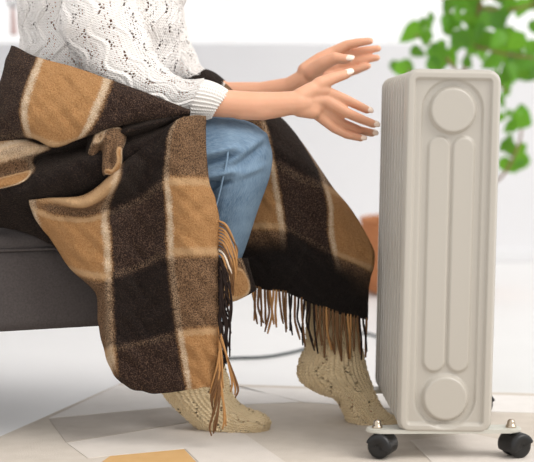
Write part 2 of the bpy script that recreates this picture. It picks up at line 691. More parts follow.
# feet bars with castors
def foot_bar(yc):
    zt = RZ0 + .006
    hd = .020
    L = P(367, 432, RY0).x
    Rr = P(524, 432, RY0).x
    bm = bmesh.new()
    outline = []
    for k in range(13):
        a = math.pi / 2 + math.pi * k / 12
        outline.append((L + hd + hd * math.cos(a), yc + hd * math.sin(a)))
    for k in range(13):
        a = -math.pi / 2 + math.pi * k / 12
        outline.append((Rr - hd + hd * math.cos(a), yc + hd * math.sin(a)))
    lo = [bm.verts.new((x, y, zt - .006)) for x, y in outline]
    hi = [bm.verts.new((x, y, zt)) for x, y in outline]
    n = len(outline)
    bm.faces.new(hi); bm.faces.new(lo[::-1])
    for i in range(n):
        bm.faces.new((lo[i], lo[(i + 1) % n], hi[(i + 1) % n], hi[i]))
    bmesh.ops.bevel(bm, geom=[e for e in bm.edges if abs(e.verts[0].co.z - e.verts[1].co.z) < 1e-6], offset=.0015, segments=2, affect='EDGES')
    bar = adopt(bm_obj('foot_bar', bm, M['bar'], None, False), rad)
    for ex, sgn in ((L + .018, -1), (Rr - .016, 1)):
        # cap nut
        prof = [(0, .0135), (.003, .0130), (.0055, .0110), (.0066, .008), (.0068, .004), (.0085, .0035), (.0088, .001), (.0088, 0)]
        V, F = [], []
        sd = 12
        for r, z in prof:
            for k in range(sd):
                a = 2 * math.pi * k / sd
                V.append((ex + r * math.cos(a), yc + r * math.sin(a), zt + z))
        for i in range(len(prof) - 1):
            for k in range(sd):
                F.append((i * sd + k, (i + 1) * sd + k, (i + 1) * sd + (k + 1) % sd, i * sd + (k + 1) % sd))
        nut = adopt(mesh_obj('cap_nut', V, F, M['nut'], None, True), rad)
        nut['label'] = 'shiny domed cap nut'
        castor(ex + .007, yc - .004, zt - .006, sgn)
    return bar


def castor(x, y, ztop, sgn):
    r = .0188
    # twin wheels, axle turned towards the camera
    ang = math.radians(-24 * sgn)
    ax = Vector((math.sin(ang), math.cos(ang), 0))
    sidev = Vector((math.cos(ang), -math.sin(ang), 0))
    prof = [(0, -.0075), (.010, -.0078), (.013, -.0072), (.0160, -.0068), (r, -.0045), (r, .0045), (.0160, .0068), (.013, .0072), (0, .0075)]
    sd = 28

    def disc(name, cen, prof, a0=0, a1=360, mat=M['black_plastic'], grow=0):
        V, F = [], []
        full = a1 - a0 >= 360
        ns = sd if full else sd + 1
        for rr, d in prof:
            for k in range(ns):
                a = math.radians(a0 + (a1 - a0) * k / sd)
                V.append(cen + ax * d + (sidev * math.cos(a) + Vector((0, 0, 1)) * math.sin(a)) * rr)
        for i in range(len(prof) - 1):
            for k in range(sd):
                k2 = (k + 1) % ns
                F.append((i * ns + k, (i + 1) * ns + k, (i + 1) * ns + k2, i * ns + k2))
        return mesh_obj(name, V, F, mat, None, True)
    root = None
    zc = r + .0050
    hood_prof = [(.004, -.0225), (.0175, -.0222), (.0205, -.0205), (.0213, -.015), (.0213, .015), (.0205, .0205), (.0175, .0222), (.004, .0225)]
    hood = disc('castor', Vector((x, y, zc)), hood_prof, 20 if sgn > 0 else -25, 205 if sgn > 0 else 160)
    sm = hood.modifiers.new('thick', 'SOLIDIFY'); sm.thickness = .0022; sm.offset = -1
    adopt(hood, rad)
    hood['label'] = 'black plastic twin-wheel castor'
    for s in (-1, 1):
        w = disc('wheel', Vector((x, y, zc)) + ax * (.0105 * s), prof)
        w.parent = hood
        w.matrix_parent_inverse = Matrix.Identity(4)
    bm = bmesh.new()
    stemx = x - .005
    bm_box(bm, (stemx - .008, y - .006, zc + .012), (stemx + .008, y + .006, ztop + .001), .002)
    o = bm_obj('stem', bm, M['black_plastic'])
    o.parent = hood


foot_bar(.022)
foot_bar(.37)
rad.location.y = RY0
rad.rotation_euler.z = math.radians(1.1)

# ------------------------------------------------------------------ cord
path = [PF(200, 361, .0025), PF(232, 358.5, .0025), PF(262, 357.5, .0025), PF(285, 354, .0025), PF(305, 349, .0025), PF(330, 340, .0025), PF(352, 334, .0025),
        PF(368, 334, .0025), PF(385, 340, .0025), PF(396, 348, .0025), PF(400, 356, .0025), Vector((P(415, 380, .46).x, .46, .05)), Vector((P(415, 380, .44).x, .44, .12))]
v_, f_ = tube(path, .0042, 8, 6)
tag(mesh_obj('power_cord', v_, f_, M['cord']), 'thin dark power cord lying on the floor behind the feet', 'cord')

# ------------------------------------------------------------------ bench
bn = empty('upholstered_bench', (P(20, 330, .3).x, .3, 0))
tag(bn, 'charcoal fabric upholstered bench under the seated person', 'bench')
BA = math.radians(24)
zb, zs_, zt_ = .190, .325, .372
C0 = P(142, 300, .17)
ex_ = Vector((-math.cos(BA), -math.sin(BA), 0))     # along visible side, going left/near
ey_ = Vector((-math.sin(BA), math.cos(BA), 0))      # going away
LB, DB = 1.3, .55
C0 = Vector((C0.x, .16, 0))


def bench_block(name, z0, z1, inset, rad_c, puff, nz):
    V, F = [], []
    hw, hh = LB / 2 - inset, DB / 2 - inset
    cen = C0 + ex_ * (LB / 2) + ey_ * (DB / 2)
    ol = rr_outline(hw, hh, rad_c, 8)
    n = len(ol)
    rings_ = []
    for k in range(nz + 1):
        f_ = k / nz
        rings_.append((z0 + (z1 - z0) * f_, 0 - puff * (2 * abs(f_ - .5)) ** 4))
    for z, g in rings_:
        for (a, b) in ol:
            L_ = math.hypot(a, b)
            p = cen + ex_ * (a + g * a / L_) + ey_ * (b + g * b / L_)
            V.append((p.x, p.y, z))
    for i in range(nz):
        for k in range(n):
            F.append((i * n + k, i * n + (k + 1) % n, (i + 1) * n + (k + 1) % n, (i + 1) * n + k))
    # crowned top: concentric
    last = nz * n
    base = len(V)
    for m_, (sc_, dz) in enumerate(((.96, .008), (.88, .014), (.70, .018), (.4, .020))):
        for (a, b) in ol:
            p = cen + ex_ * (a * sc_) + ey_ * (b * sc_)
            V.append((p.x, p.y, z1 + dz * (1 if name == 'seat_cushion' else 0.02)))
        for k in range(n):
            F.append((last + k, last + (k + 1) % n, base + (k + 1) % n, base + k))
        last = base
        base += n
    F.append(tuple(last + k for k in range(n)))
    F.append(tuple(range(n))[::-1])
    o = mesh_obj(name, V, F, M['bench'])
    adopt(o, bn)
    return o


bench_block('seat_base', zb, zs_, .0, .05, .004, 8)
bench_block('seat_cushion', zs_ - .002, zs_ + .02, .001, .05, .004, 4)
cen = C0 + ex_ * (LB / 2) + ey_ * (DB / 2)
ol = rr_outline(LB / 2 + .0005, DB / 2 + .0005, .05, 8)
pp = [cen + ex_ * a + ey_ * b + Vector((0, 0, zs_)) for a, b in ol]
v_, f_ = tube(pp + [pp[0]], .0028, 6, 2)
adopt(mesh_obj('piping', v_, f_, M['bench']), bn)
for a, b in ((-.10, -.22), (.57, -.22), (-.10, .22), (.57, .22)):
    p = cen + ex_ * a + ey_ * b
    v_, f_ = tube([(p.x, p.y, 0), (p.x, p.y, .1), (p.x, p.y, zb + .005)], [.012, .015, .018], 12, 2)
    adopt(mesh_obj('leg', v_, f_, M['wood_dark']), bn)

# ------------------------------------------------------------------ person
person = empty('person', (P(90, 200, .24).x, .24, 0))
tag(person, 'person in white lace-knit sweater, jeans and knit socks warming hands at the radiator', 'person')


def capsule_verts(V, F, p0, p1, r0, r1, squash=None, sides=16, rings_=5):
    p0, p1 = np.array(p0, float), np.array(p1, float)
    ax = p1 - p0
    L = np.linalg.norm(ax)
    ax = ax / (L + 1e-9)
    ref = np.array([0, 1.0, 0]) if abs(ax[1]) < .9 else np.array([1.0, 0, 0])
    s = np.cross(ax, ref); s /= np.linalg.norm(s)
    t_ = np.cross(ax, s)
    prof = []
    for k in range(rings_):
        a = math.pi / 2 * (1 - k / (rings_ - 1)) if rings_ > 1 else 0
        prof.append((p0 - ax * r0 * math.sin(a), r0 * math.cos(a)))
    for k in range(rings_):
        a = math.pi / 2 * k / (rings_ - 1)
        prof.append((p1 + ax * r1 * math.sin(a), r1 * math.cos(a)))
    b = len(V)
    prof = [(c, max(r, 1e-5)) for c, r in prof]
    for c, r in prof:
        for k in range(sides):
            a = 2 * math.pi * k / sides
            V.append(tuple(c + r * (math.cos(a) * s + math.sin(a) * t_)))
    for i in range(len(prof) - 1):
        for k in range(sides):
            F.append((b + i * sides + k, b + i * sides + (k + 1) % sides, b + (i + 1) * sides + (k + 1) % sides, b + (i + 1) * sides + k))
    F.append(tuple(b + k for k in range(sides))[::-1])
    F.append(tuple(b + (len(prof) - 1) * sides + k for k in range(sides)))


BV, BF = [], []


def chain(pts):
    """pts: (px,py,Y,r)"""
    for a, b in zip(pts[:-1], pts[1:]):
        capsule_verts(BV, BF, P(*a[:3]), P(*b[:3]), a[3], b[3])


nails = []


def finger(pts, nail=True, nn=(0, -1, .3)):
    chain(pts)
    if nail:
        nails.append((P(*pts[-2][:3]), P(*pts[-1][:3]), pts[-1][3], Vector(nn)))


# near hand (thumb on top)
nh = dict(
    index=[(325, 91.5, .120, .0105), (345.5, 99.5, .138, .0088), (358, 105.5, .152, .0080), (367, 109.8, .163, .0072)],
    middle=[(324, 100, .118, .0105), (347, 113.0, .134, .0088), (362, 119.5, .148, .0080), (373.5, 124, .160, .0072)],
    ring=[(320, 107.5, .124, .0102), (343, 123.5, .150, .0084), (359, 130, .168, .0076), (372, 133, .182, .0070)],
    pinky=[(315, 113, .122, .0095), (334, 128.5, .138, .0078), (347, 135, .148, .0070), (361, 138.0, .158, .0064)])
for k, pts in nh.items():
    finger(pts, True, (.15, -1, .75))
finger([(307, 96, .108, .0135), (320, 83.5, .112, .0120), (334, 78, .120, .0100), (347, 74, .128, .0080)], True, (.1, -.8, 1))
wr_ = (297, 103, .100)
for k in nh:
    a = nh[k][0]
    chain([(300, 103 + (a[1] - 103) * .45, .103, .0165), (312, 103 + (a[1] - 103) * .85, .110, .0130), (a[0], a[1], a[2], a[3] + .0005)])
chain([(300, 97, .100, .0150), (312, 90, .108, .0140), (323, 90, .116, .0120)])
chain([(301, 108, .103, .0135), (314, 112.5, .116, .0115)])
# near forearm
chain([(100, 60, .09, .036), (142, 86, .09, .033), (180, 97, .09, .029), (222, 103.5, .09, .0235), (250, 105, .092, .0225), (275, 104, .096, .0205), (297, 103, .100, .0200), (303, 103, .104, .018)])
chain([(240, 107, .092, .0215), (262, 108.5, .094, .0200), (285, 106, .098, .0175)])
# far hand
fh = dict(
    index=[(333, 53, .345, .0125), (347, 45, .338, .0092), (360, 42.2, .332, .0080), (370, 41, .328, .0066)],
    middle=[(336, 58, .352, .0115), (353, 52.5, .352, .0086), (367, 50, .350, .0076), (378, 48.5, .348, .0064)],
    ring=[(336, 65, .352, .0110), (353, 62, .350, .0084), (367, 59.4, .347, .0074), (377, 57.8, .344, .0062)],
    pinky=[(332, 76, .345, .0105), (346, 73.5, .342, .0086), (358, 69.5, .339, .0076), (368, 66.0, .336, .0062)])
for k, pts in fh.items():
    finger(pts, False)
finger([(311, 73, .325, .0150), (323, 64, .312, .0135), (335, 58.2, .303, .0112), (347.5, 59.3, .298, .0084)], True, (0, -.8, 1))
for k in fh:
    a = fh[k][0]
    chain([(306, 74 + (a[1] - 68) * .2, .335, .0165), (320, 70 + (a[1] - 68) * .6, .342, .0155), (a[0], a[1], a[2], a[3])])
chain([(312, 78, .335, .015), (325, 80, .335, .013), (333, 77, .342, .011)])
# far forearm
chain([(150, 55, .42, .036), (185, 80, .41, .032), (225, 96, .39, .026), (262, 94.5, .37, .0235), (290, 88, .35, .0200), (304, 79.5, .338, .0190), (310, 74, .336, .018)])
# upper arms, torso, neck and head
chain([(100, 60, .09, .036), (98, -30, .10, .040), (108, -125, .13, .045)])
chain([(150, 55, .42, .036), (158, -30, .41, .038), (140, -125, .36, .045)])
chain([(75, 170, .24, .08), (85, 120, .24, .095), (95, 40, .24, .085), (105, -40, .24, .09), (112, -110, .24, .085), (118, -150, .24, .05), (128, -195, .24, .045), (138, -235, .24, .05)])
chain([(75, 170, .18, .075), (85, 120, .18, .085), (95, 40, .17, .085), (105, -40, .17, .085), (112, -115, .17, .06)])
chain([(75, 170, .30, .075), (85, 120, .30, .085), (95, 40, .31, .085), (105, -40, .31, .085), (112, -115, .31, .06)])
chain([(135, -250, .24, .072), (130, -275, .24, .080)])
chain([(160, -232, .24, .045), (150, -250, .24, .06)])
chain([(183, -248, .24, .012), (178, -262, .24, .012)])
# legs under the clothes
chain([(70, 172, .15, .055), (215, 160, .135, .05), (240, 150, .135, .045), (214, 240, .145, .036), (199, 330, .165, .020), (186, 368, .175, .016), (225, 417, .175, .010), (252, 424, .175, .006)])
chain([(70, 172, .31, .055), (225, 155, .31, .045), (265, 160, .305, .036), (296, 240, .28, .036), (331, 325, .245, .020), (330, 365, .24, .018), (360, 408, .24, .012), (388, 426, .24, .005)])

tmp = mesh_obj('body', BV, BF, M['skin'])
rm = tmp.modifiers.new('remesh', 'REMESH')
rm.mode = 'VOXEL'
rm.voxel_size = .0022
rm.use_smooth_shade = True
sm = tmp.modifiers.new('smooth', 'SMOOTH')
sm.factor = .5
sm.iterations = 5
dg = bpy.context.evaluated_depsgraph_get()
me = bpy.data.meshes.new_from_object(tmp.evaluated_get(dg))
old = tmp.data
tmp.modifiers.clear()
tmp.data = me
me.name = 'body'
me.materials.clear()
me.materials.append(M['skin'])
bpy.data.meshes.remove(old)
me.polygons.foreach_set('use_smooth', [True] * len(me.polygons))
body = adopt(tmp, person)
body['label'] = 'bare forearms and hands held out to the heater'
# nails
for (a, b, r, nn) in nails:
    d = (b - a).normalized()
    n_ = (nn - d * nn.dot(d)).normalized()
    s_ = d.cross(n_)
    cen_ = b + d * (r * .30) + n_ * (r * .62)
    V, F = [], []
    R_, Q_ = 8, 14
    for i in range(R_ + 1):
        ph = math.pi * i / R_
        for k in range(Q_):
            th_ = 2 * math.pi * k / Q_
            lx = math.sin(ph) * math.cos(th_); ly = math.sin(ph) * math.sin(th_); lz = math.cos(ph)
            sx_ = math.copysign(abs(lx) ** .7, lx) * r * 1.25
            sy_ = math.copysign(abs(ly) ** .7, ly) * r * .88
            p = cen_ + d * sx_ + s_ * sy_ + n_ * (lz * r * .34 - (ly * ly) * r * .25 - r * .0)
            V.append(p)
    for i in range(R_):
        for k in range(Q_):
            F.append((i * Q_ + k, i * Q_ + (k + 1) % Q_, (i + 1) * Q_ + (k + 1) % Q_, (i + 1) * Q_ + k))
    o = mesh_obj('fingernail', V, F, M['nail'])
    o.parent = body
    o.matrix_parent_inverse = Matrix.Identity(4)
# hair (above the frame)
bm = bmesh.new()
bmesh.ops.create_uvsphere(bm, u_segments=24, v_segments=14, radius=1)
hc = P(120, -285, .24)
for v in bm.verts:
    v.co = Vector((hc.x - .01 + v.co.x * .10, hc.y + v.co.y * .095, hc.z + v.co.z * .095 + (.02 if v.co.x > .5 else 0)))
adopt(bm_obj('hair', bm, M['hair'], None, True), person)


# sweater --------------------------------------------------------------
def lace_disp(period, amp_w, wl_, off=0.0, hgt=.0022):
    def wave(V):
        return amp_w * np.sin(2 * math.pi * V / wl_) + amp_w * .25 * np.sin(2 * math.pi * V / (wl_ * 2.7))

    def dist(U, V):
        x = U - off - wave(V)
        return x - np.round(x / period) * period

    def disp(U, V, pos):
        d = dist(U, V)
        h = hgt * np.exp(-((d + .002) / .0034) ** 2) - hgt * .55 * np.exp(-((d - .0045) / .0022) ** 2)
        h += .45 * hgt * np.exp(-((d + .0125) / .004) ** 2)
        h += .00055 * np.cos(2 * math.pi * U / .0056) * np.cos(2 * math.pi * V / .0062)
        big = .0045 * np.sin(U * 21 + 3 * np.sin(V * 13)) * np.sin(V * 27 + 1.3) + .004 * np.sin(V * 41 + U * 17 + 2 * np.sin(U * 9))
        return h + big

    def hole(U, V):
        ph = (V / wl_) % 1.0
        d = dist(U, V)
        side = np.where(ph < .5, 1, -1)
        gate = (np.abs((ph % .5) - .25) < .16)
        a_ = (np.abs(d * side - .0062) < .0015) & gate & ((V % .0062) < .0034)
        b_ = (np.abs(d * side - .0105) < .0012) & (np.abs((ph % .5) - .27) < .09) & (((V + .003) % .0062) < .0030)
        far = np.abs(np.abs(d) - period * .5) < .0040
        c_ = far & ((U % .0052) < .0019) & (((V + .0025 * (np.floor(U / .0052) % 2)) % .0056) < .0019)
        return a_ | b_ | c_
    return disp, hole


d1, h1 = lace_disp(.043, .0100, .062, .006, .0032)
torso = loft('sweater', [
    (150, 195, -15, 192, .24, .165), (158, 150, 0, 140, .24, .160), (168, 90, 14, 84, .24, .155), (178, 40, 19, 40, .24, .155), (182, 0, 20, 0, .24, .160),
    (186, -50, 24, -55, .24, .165), (184, -100, 34, -110, .24, .165), (170, -140, 64, -148, .24, .12), (155, -165, 90, -172, .24, .075)],
    460, 34, M['sweater'], person, d1, h1, (False, False))
torso['label'] = 'white knit sweater with wavy lace cables'
d2, h2 = lace_disp(.038, .0080, .060, .010, .0024)
near_sl = loft('sleeve', [
    (150, -130, 85, -145, .13, .058), (146, -75, 62, -65, .105, .062), (140, -15, 62, 12, .09, .062), (147, 28, 74, 56, .085, .060), (156, 56, 98, 92, .085, .055),
    (172, 71, 132, 110, .087, .047), (190, 77, 166, 118, .09, .040), (204, 79, 188, 120, .09, .034)],
    230, 30, M['sweater'], None, d2, h2, (False, False))
near_sl.parent = torso
far_sl = loft('sleeve', [
    (178, -135, 120, -140, .36, .055), (188, -75, 130, -70, .39, .056), (184, -15, 138, -5, .41, .055), (189, 32, 146, 48, .415, .052),
    (198, 60, 162, 80, .41, .046), (212, 74, 192, 96, .40, .036), (226, 84, 212, 104, .39, .030)],
    200, 26, M['sweater'], None, d2, h2, (False, False))
far_sl.parent = torso


def rib(U, V, pos):
    return .0016 * np.cos(U * 2 * math.pi / .0062)


cf = loft('cuff', [(203, 80, 187, 119.5, .09, .033), (210, 81.5, 195, 120, .09, .032), (219, 85, 203, 119.5, .09, .030), (227, 90, 209.5, 118.5, .09, .028), (229, 92.5, 211.5, 117.5, .09, .0255)],
          200, 8, M['cuff'], None, rib, None, (False, False))
cf.parent = torso
cf = loft('cuff', [(218, 79, 203, 101, .395, .032), (226, 83, 213, 105, .39, .031), (234, 88.5, 223, 106, .385, .027)], 160, 8, M['cuff'], None, rib, None, (False, False))
cf.parent = torso


# jeans -----------------------------------------------------------------
def crease(lines):
    """lines: (px,py,px2,py2,height,width)"""
    L = [(np.array(P(a, b, .08)), np.array(P(c_, d_, .08)), h_, w_) for a, b, c_, d_, h_, w_ in lines]

    def disp(U, V, pos):
        out = np.zeros(U.shape)
        for a, b, h_, w_ in L:
            ab = (b - a)[[0, 2]]
            rel = pos[:, :, [0, 2]] - a[[0, 2]]
            t_ = np.clip((rel @ ab) / (ab @ ab), 0, 1)
            dist = np.linalg.norm(rel - t_[..., None] * ab, axis=2)
            fade = np.sin(np.pi * np.clip(t_ * .9 + .05, 0, 1)) ** .5
            out += h_ * fade * np.exp(-(dist / w_) ** 2)
        out += .0015 * np.sin(V * 45 + U * 13)
        return out
    return disp


jd = crease([(198, 157, 236, 147, .012, .006), (198, 166, 236, 154, -.016, .0045), (202, 177, 238, 170, .009, .006), (232, 160, 264, 136, .007, .007),
             (200, 189, 230, 182, -.013, .004), (236, 168, 264, 146, -.008, .0055), (238, 176, 262, 166, .005, .006), (222, 130, 262, 140, .003, .01), (226, 200, 215, 230, .003, .006)])
jn = loft('jeans', [
    (40, 130, 40, 214, .15, .085), (110, 120, 110, 212, .142, .080), (170, 116, 168, 210, .136, .074), (215, 116, 190, 205, .133, .068), (243, 119, 200, 197, .132, .065), (262, 130, 204, 194, .132, .063),
    (271, 150, 203, 197, .133, .060), (270, 172, 200, 203, .135, .057), (262, 200, 196, 215, .138, .055), (252, 230, 192, 240, .142, .053),
    (237, 268, 187, 272, .150, .048), (225, 306, 181, 304, .158, .044), (219, 336, 178, 330, .164, .042)],
    160, 14, M['denim'], person, jd, None, (True, False))
jn['label'] = 'faded blue denim over the near knee'
jf = loft('jeans_leg', [
    (40, 130, 40, 206, .32, .085), (120, 112, 120, 206, .315, .078), (200, 106, 196, 205, .31, .070), (255, 112, 225, 200, .308, .064), (282, 124, 238, 200, .305, .060),
    (298, 150, 242, 205, .302, .056), (310, 185, 250, 220, .295, .052), (320, 225, 266, 240, .284, .046), (330, 255, 282, 262, .274, .042)],
    80, 8, M['denim'], None, None, None, (True, False))
jf.parent = jn
# stitched side seam on the near leg
sp = [(228, 148, .066), (227, 160, .066), (223, 178, .070), (219, 195, .076), (214, 214, .083), (209, 235, .089), (206, 262, .098)]
v_, f_ = tube([P(a, b, c_) for a, b, c_ in sp], .0016, 6, 6)
o = mesh_obj('seam', v_, f_, M['denim_thread'])
o.parent = jn


# socks -----------------------------------------------------------------
def sock_disp(period, wl_, amp=.006, h_=.0024):
    def disp(U, V, pos):
        w = amp * np.sin(2 * math.pi * V / wl_)
        h = 0
        for sg in (1, -1):
            d = (U - sg * w) - np.round((U - sg * w) / period) * period
            h = np.maximum(h, h_ * np.exp(-(d / .0026) ** 2))
        return h + .0012 * np.cos(2 * math.pi * U / .0058) + .0007 * np.cos(2 * math.pi * (V + .3 * np.abs((U % .0058) - .0029)) / .0056)
    return disp


def sock_hole(period, wl_, amp=.006):
    def hole(U, V):
        w = amp * np.sin(2 * math.pi * V / wl_)
        d = (U - w) - np.round((U - w) / period) * period
        return (np.abs(d - .0058) < .0012) & ((V % .0064) < .0028)
    return hole


s1 = loft('sock', [(219, 322, 180, 318, .166, .037), (220, 345, 173, 342, .170, .039), (224, 364, 165, 360, .174, .040), (229, 381, 160, 380, .176, .040), (232, 393, 165, 395, .176, .039),
                   (238, 402, 183, 414, .176, .040), (246, 408, 203, 430, .176, .042), (254, 411.5, 223, 434, .176, .043), (262, 414.5, 246, 434, .176, .040), (268, 419, 261, 432, .176, .030), (270.5, 424, 269, 427, .176, .010)],
          190, 16, M['sock'], person, sock_disp(.034, .045), sock_hole(.034, .045), (True, True))
s1['label'] = 'oatmeal lace-knit sock with raised heel, half hidden by the blanket'
s2 = loft('sock', [(334, 248, 286, 256, .272, .044), (348, 282, 300, 286, .258, .040), (355, 305, 307, 308, .250, .038), (358, 325, 307, 329, .247, .038), (361, 343, 306, 346, .245, .039), (364, 358, 299, 363, .243, .040), (367, 371, 300, 379, .242, .040),
                   (371, 383, 317, 391, .241, .038), (375, 394, 334, 397, .240, .039), (380, 404, 342, 408, .240, .041), (386, 412, 348, 421, .240, .042), (394, 417, 357, 429, .240, .042),
                   (402, 421, 372, 431, .240, .038), (407, 425, 392, 431, .240, .026), (409, 428, 407, 430, .240, .008)],
          190, 16, M['sock'], person, sock_disp(.034, .045), sock_hole(.034, .045), (True, True))
s2['label'] = 'oatmeal lace-knit sock on tiptoe beside the radiator'

# ------------------------------------------------------------------ blanket
BK = dict(v=[], f=[], uv=[], border=[])


def patch(grid, n_r=8, n_c=8, wrinkle=.0015, flip=False):
    """grid rows x cols of (px,py,Y,u,v[,border])"""
    R_, C_ = len(grid), len(grid[0])
    G = np.array([[[*P(g[0], g[1], g[2]), g[3], g[4], g[5] if len(g) > 5 else 0.0] for g in row] for row in grid])
    rows = np.array([catmull(G[r], n_c) for r in range(R_)])
    full = np.array([catmull(rows[:, c_], n_r) for c_ in range(rows.shape[1])])   # cols x rows
    full = full.transpose(1, 0, 2)
    nr, nc = full.shape[:2]
    x, y, z = full[..., 0], full[..., 1], full[..., 2]
    full[..., 1] += wrinkle * (np.sin(x * 95 + 5 * np.sin(z * 40)) + np.sin(z * 120 + 4 * np.sin(x * 60)) + .6 * np.sin((x + z) * 230))
    b = len(BK['v'])
    for i in range(nr):
        for j in range(nc):
            p = full[i, j]
            BK['v'].append((p[0], p[1], p[2]))
            BK['uv'].append((p[3], p[4]))
            BK['border'].append(min(max(p[5], 0), 1))
    for i in range(nr - 1):
        for j in range(nc - 1):
            BK['f'].append((b + i * nc + j, b + (i + 1) * nc + j, b + (i + 1) * nc + j + 1, b + i * nc + j + 1))
    return full


# waist band
band_rows = [
    [(20, 54, .17), (13, 46, .075), (38, 58, .030), (74, 68, .018), (112, 81, .012), (150, 95, .012), (190, 111, .020)],
    [(14, 55, .16), (8, 60, .060), (33, 70, .008), (71, 80, .000), (109, 90, -.002), (149, 99, .004), (190, 111.6, .018)],
    [(5, 80, .15), (2, 84, .055), (25, 92, -.004), (67, 98, -.014), (103, 104, -.012), (148, 104, .000), (190, 112, .017)],
    [(-2, 105, .14), (-5, 108, .055), (21, 110, -.008), (62, 117, -.018), (97, 117, -.014), (146, 110, .000), (190, 112.5, .017)],
    [(-6, 125, .14), (-10, 127, .060), (23, 124, -.002), (58, 134, -.016), (90, 129, -.012), (142, 116, .002), (190, 113, .018)],
    [(-10, 145, .14), (-14, 146, .070), (27, 136, .012), (54, 146, -.004), (82, 137, -.002), (125, 124, .010), (188, 114, .022)],
    [(-10, 150, .15), (-14, 152, .090), (30, 138, .030), (56, 143, .025), (84, 134, .025), (126, 121, .028), (188, 112, .034)]]
ucols = [1.0, 1.25, 2.0, 2.5, 3.0, 3.45, 3.9]
patch([[(*g, ucols[j], (.40, .46, .54, .64, .80, .99, 1.15)[i]) for j, g in enumerate(r)] for i, r in enumerate(band_rows)], 8, 12)

# middle folds
mid_rows = [
    [(-14, 146, .045, 2.1, .5), (20, 137, .04, 2.1, .5), (48, 143, .035, 1.6, 1.4), (82, 132, .03, 1.5, 1.5), (125, 119, .03, 1.5, 1.5), (190, 110, .03, 1.5, 1.5)],
    [(-14, 157, .006, 2.05, .98), (20, 146, .008, 2.05, .98), (48, 146, .018, 1.98, 1.02), (84, 139, .020, 1.5, 1.5), (130, 126, .010, 1.5, 1.5), (190, 113, .02, 1.5, 1.5)],
    [(-14, 167, .006, 2.10, .99), (20, 156, .010, 2.08, .99), (47, 151, .020, 1.96, 1.05), (86, 144, .034, 1.5, 1.5), (128, 131, -.004, 1.9, 1.0), (189, 115, .022, 1.6, 1.5)],
    [(-14, 177, .022, 2.3, 1.3), (22, 167, .022, 2.2, 1.3), (46, 156, .032, 1.7, 1.5), (86, 149, .034, 1.5, 1.5), (133, 136, .018, 1.3, 1.5), (188, 117, .03, 1.5, 1.5)],
    [(-14, 187, .010, 2.3, .7), (22, 179, .008, 2.2, .7), (42, 166, .014, 1.9, 1.3), (84, 154, .012, 1.5, 1.5), (138, 144, .000, 1.5, 1.5), (184, 120, .015, 1.5, 1.5)],
    [(-14, 192, .020, 1.9, 1.3), (22, 186, .010, 1.7, 1.5), (48, 174, -.008, 1.8, 1.4), (86, 160, -.006, 1.85, 1.3), (140, 153, .004, 1.5, 1.5), (180, 124, .02, 1.5, 1.5)],
    [(-14, 198, .024, 1.5, 1.5), (22, 193, .008, 1.5, 1.5), (56, 182, -.010, 1.5, 1.4), (94, 168, -.006, 1.5, 1.5), (136, 162, .018, 1.5, 1.5), (176, 128, .03, 1.5, 1.5)],
    [(-14, 206, .030, 1.5, 1.5), (24, 200, .022, 1.5, 1.5), (66, 194, .010, 1.5, 1.5), (106, 180, .012, 1.5, 1.5), (134, 172, .03, 1.5, 1.5), (170, 140, .04, 1.5, 1.5)],
    [(-14, 219, .045, 1.5, 1.5), (26, 213, .048, 1.5, 1.5), (70, 208, .045, 1.5, 1.5), (110, 195, .045, 1.5, 1.5), (134, 185, .05, 1.5, 1.5), (168, 155, .05, 1.5, 1.5)],
    [(-14, 224, .075, 1.5, 1.5), (26, 232, .075, 1.5, 1.5), (70, 250, .075, 1.5, 1.5), (110, 230, .07, 1.5, 1.5), (134, 220, .07, 1.5, 1.5), (168, 190, .07, 1.5, 1.5)]]
patch(mid_rows, 8, 10)

# rolled corner in the middle of the lap
cream_, camel_, dark_, mid_ = (2.03, .98), (2.20, .90), (1.6, 1.4), (2.4, 1.6)
curl = [
    [(88, 133, .018, *dark_), (97, 133, .006, *cream_), (105, 130, .000, *cream_), (113, 128, .000, *cream_), (119, 128, .004, *cream_), (123, 130, .012, *mid_), (127, 132, .03, *dark_)],
    [(88, 143, .014, *dark_), (94, 142, -.008, *cream_), (102, 139, -.010, *cream_), (110, 136, -.012, *mid_), (117, 137, -.006, *mid_), (122, 139, -.006, *mid_), (127, 142, .02, *dark_)],
    [(86, 154, .012, *dark_), (93, 153, -.002, *mid_), (101, 151, .010, *mid_), (107, 148, -.012, *mid_), (113, 149, -.008, *mid_), (119, 149, -.016, *camel_), (125, 152, .015, *dark_)],
    [(86, 166, .014, *dark_), (92, 164, .004, *mid_), (101, 163, .010, *mid_), (105, 161, -.014, *mid_), (112, 161, -.008, *mid_), (119, 160, -.017, *camel_), (124, 163, .015, *dark_)],
    [(92, 174, .015, *dark_), (97, 174, .010, *mid_), (102, 173, .006, *mid_), (106, 171, -.016, *camel_), (112, 172, -.014, *camel_), (118, 169, -.012, *camel_), (123, 171, .02, *dark_)],
    [(94, 180, .03, *dark_), (99, 180, .025, *dark_), (104, 179, .02, *dark_), (108, 177, .006, *dark_), (113, 177, .004, *dark_), (118, 175, .008, *dark_), (122, 176, .03, *dark_)]]
patch(curl, 6, 6, .0004)

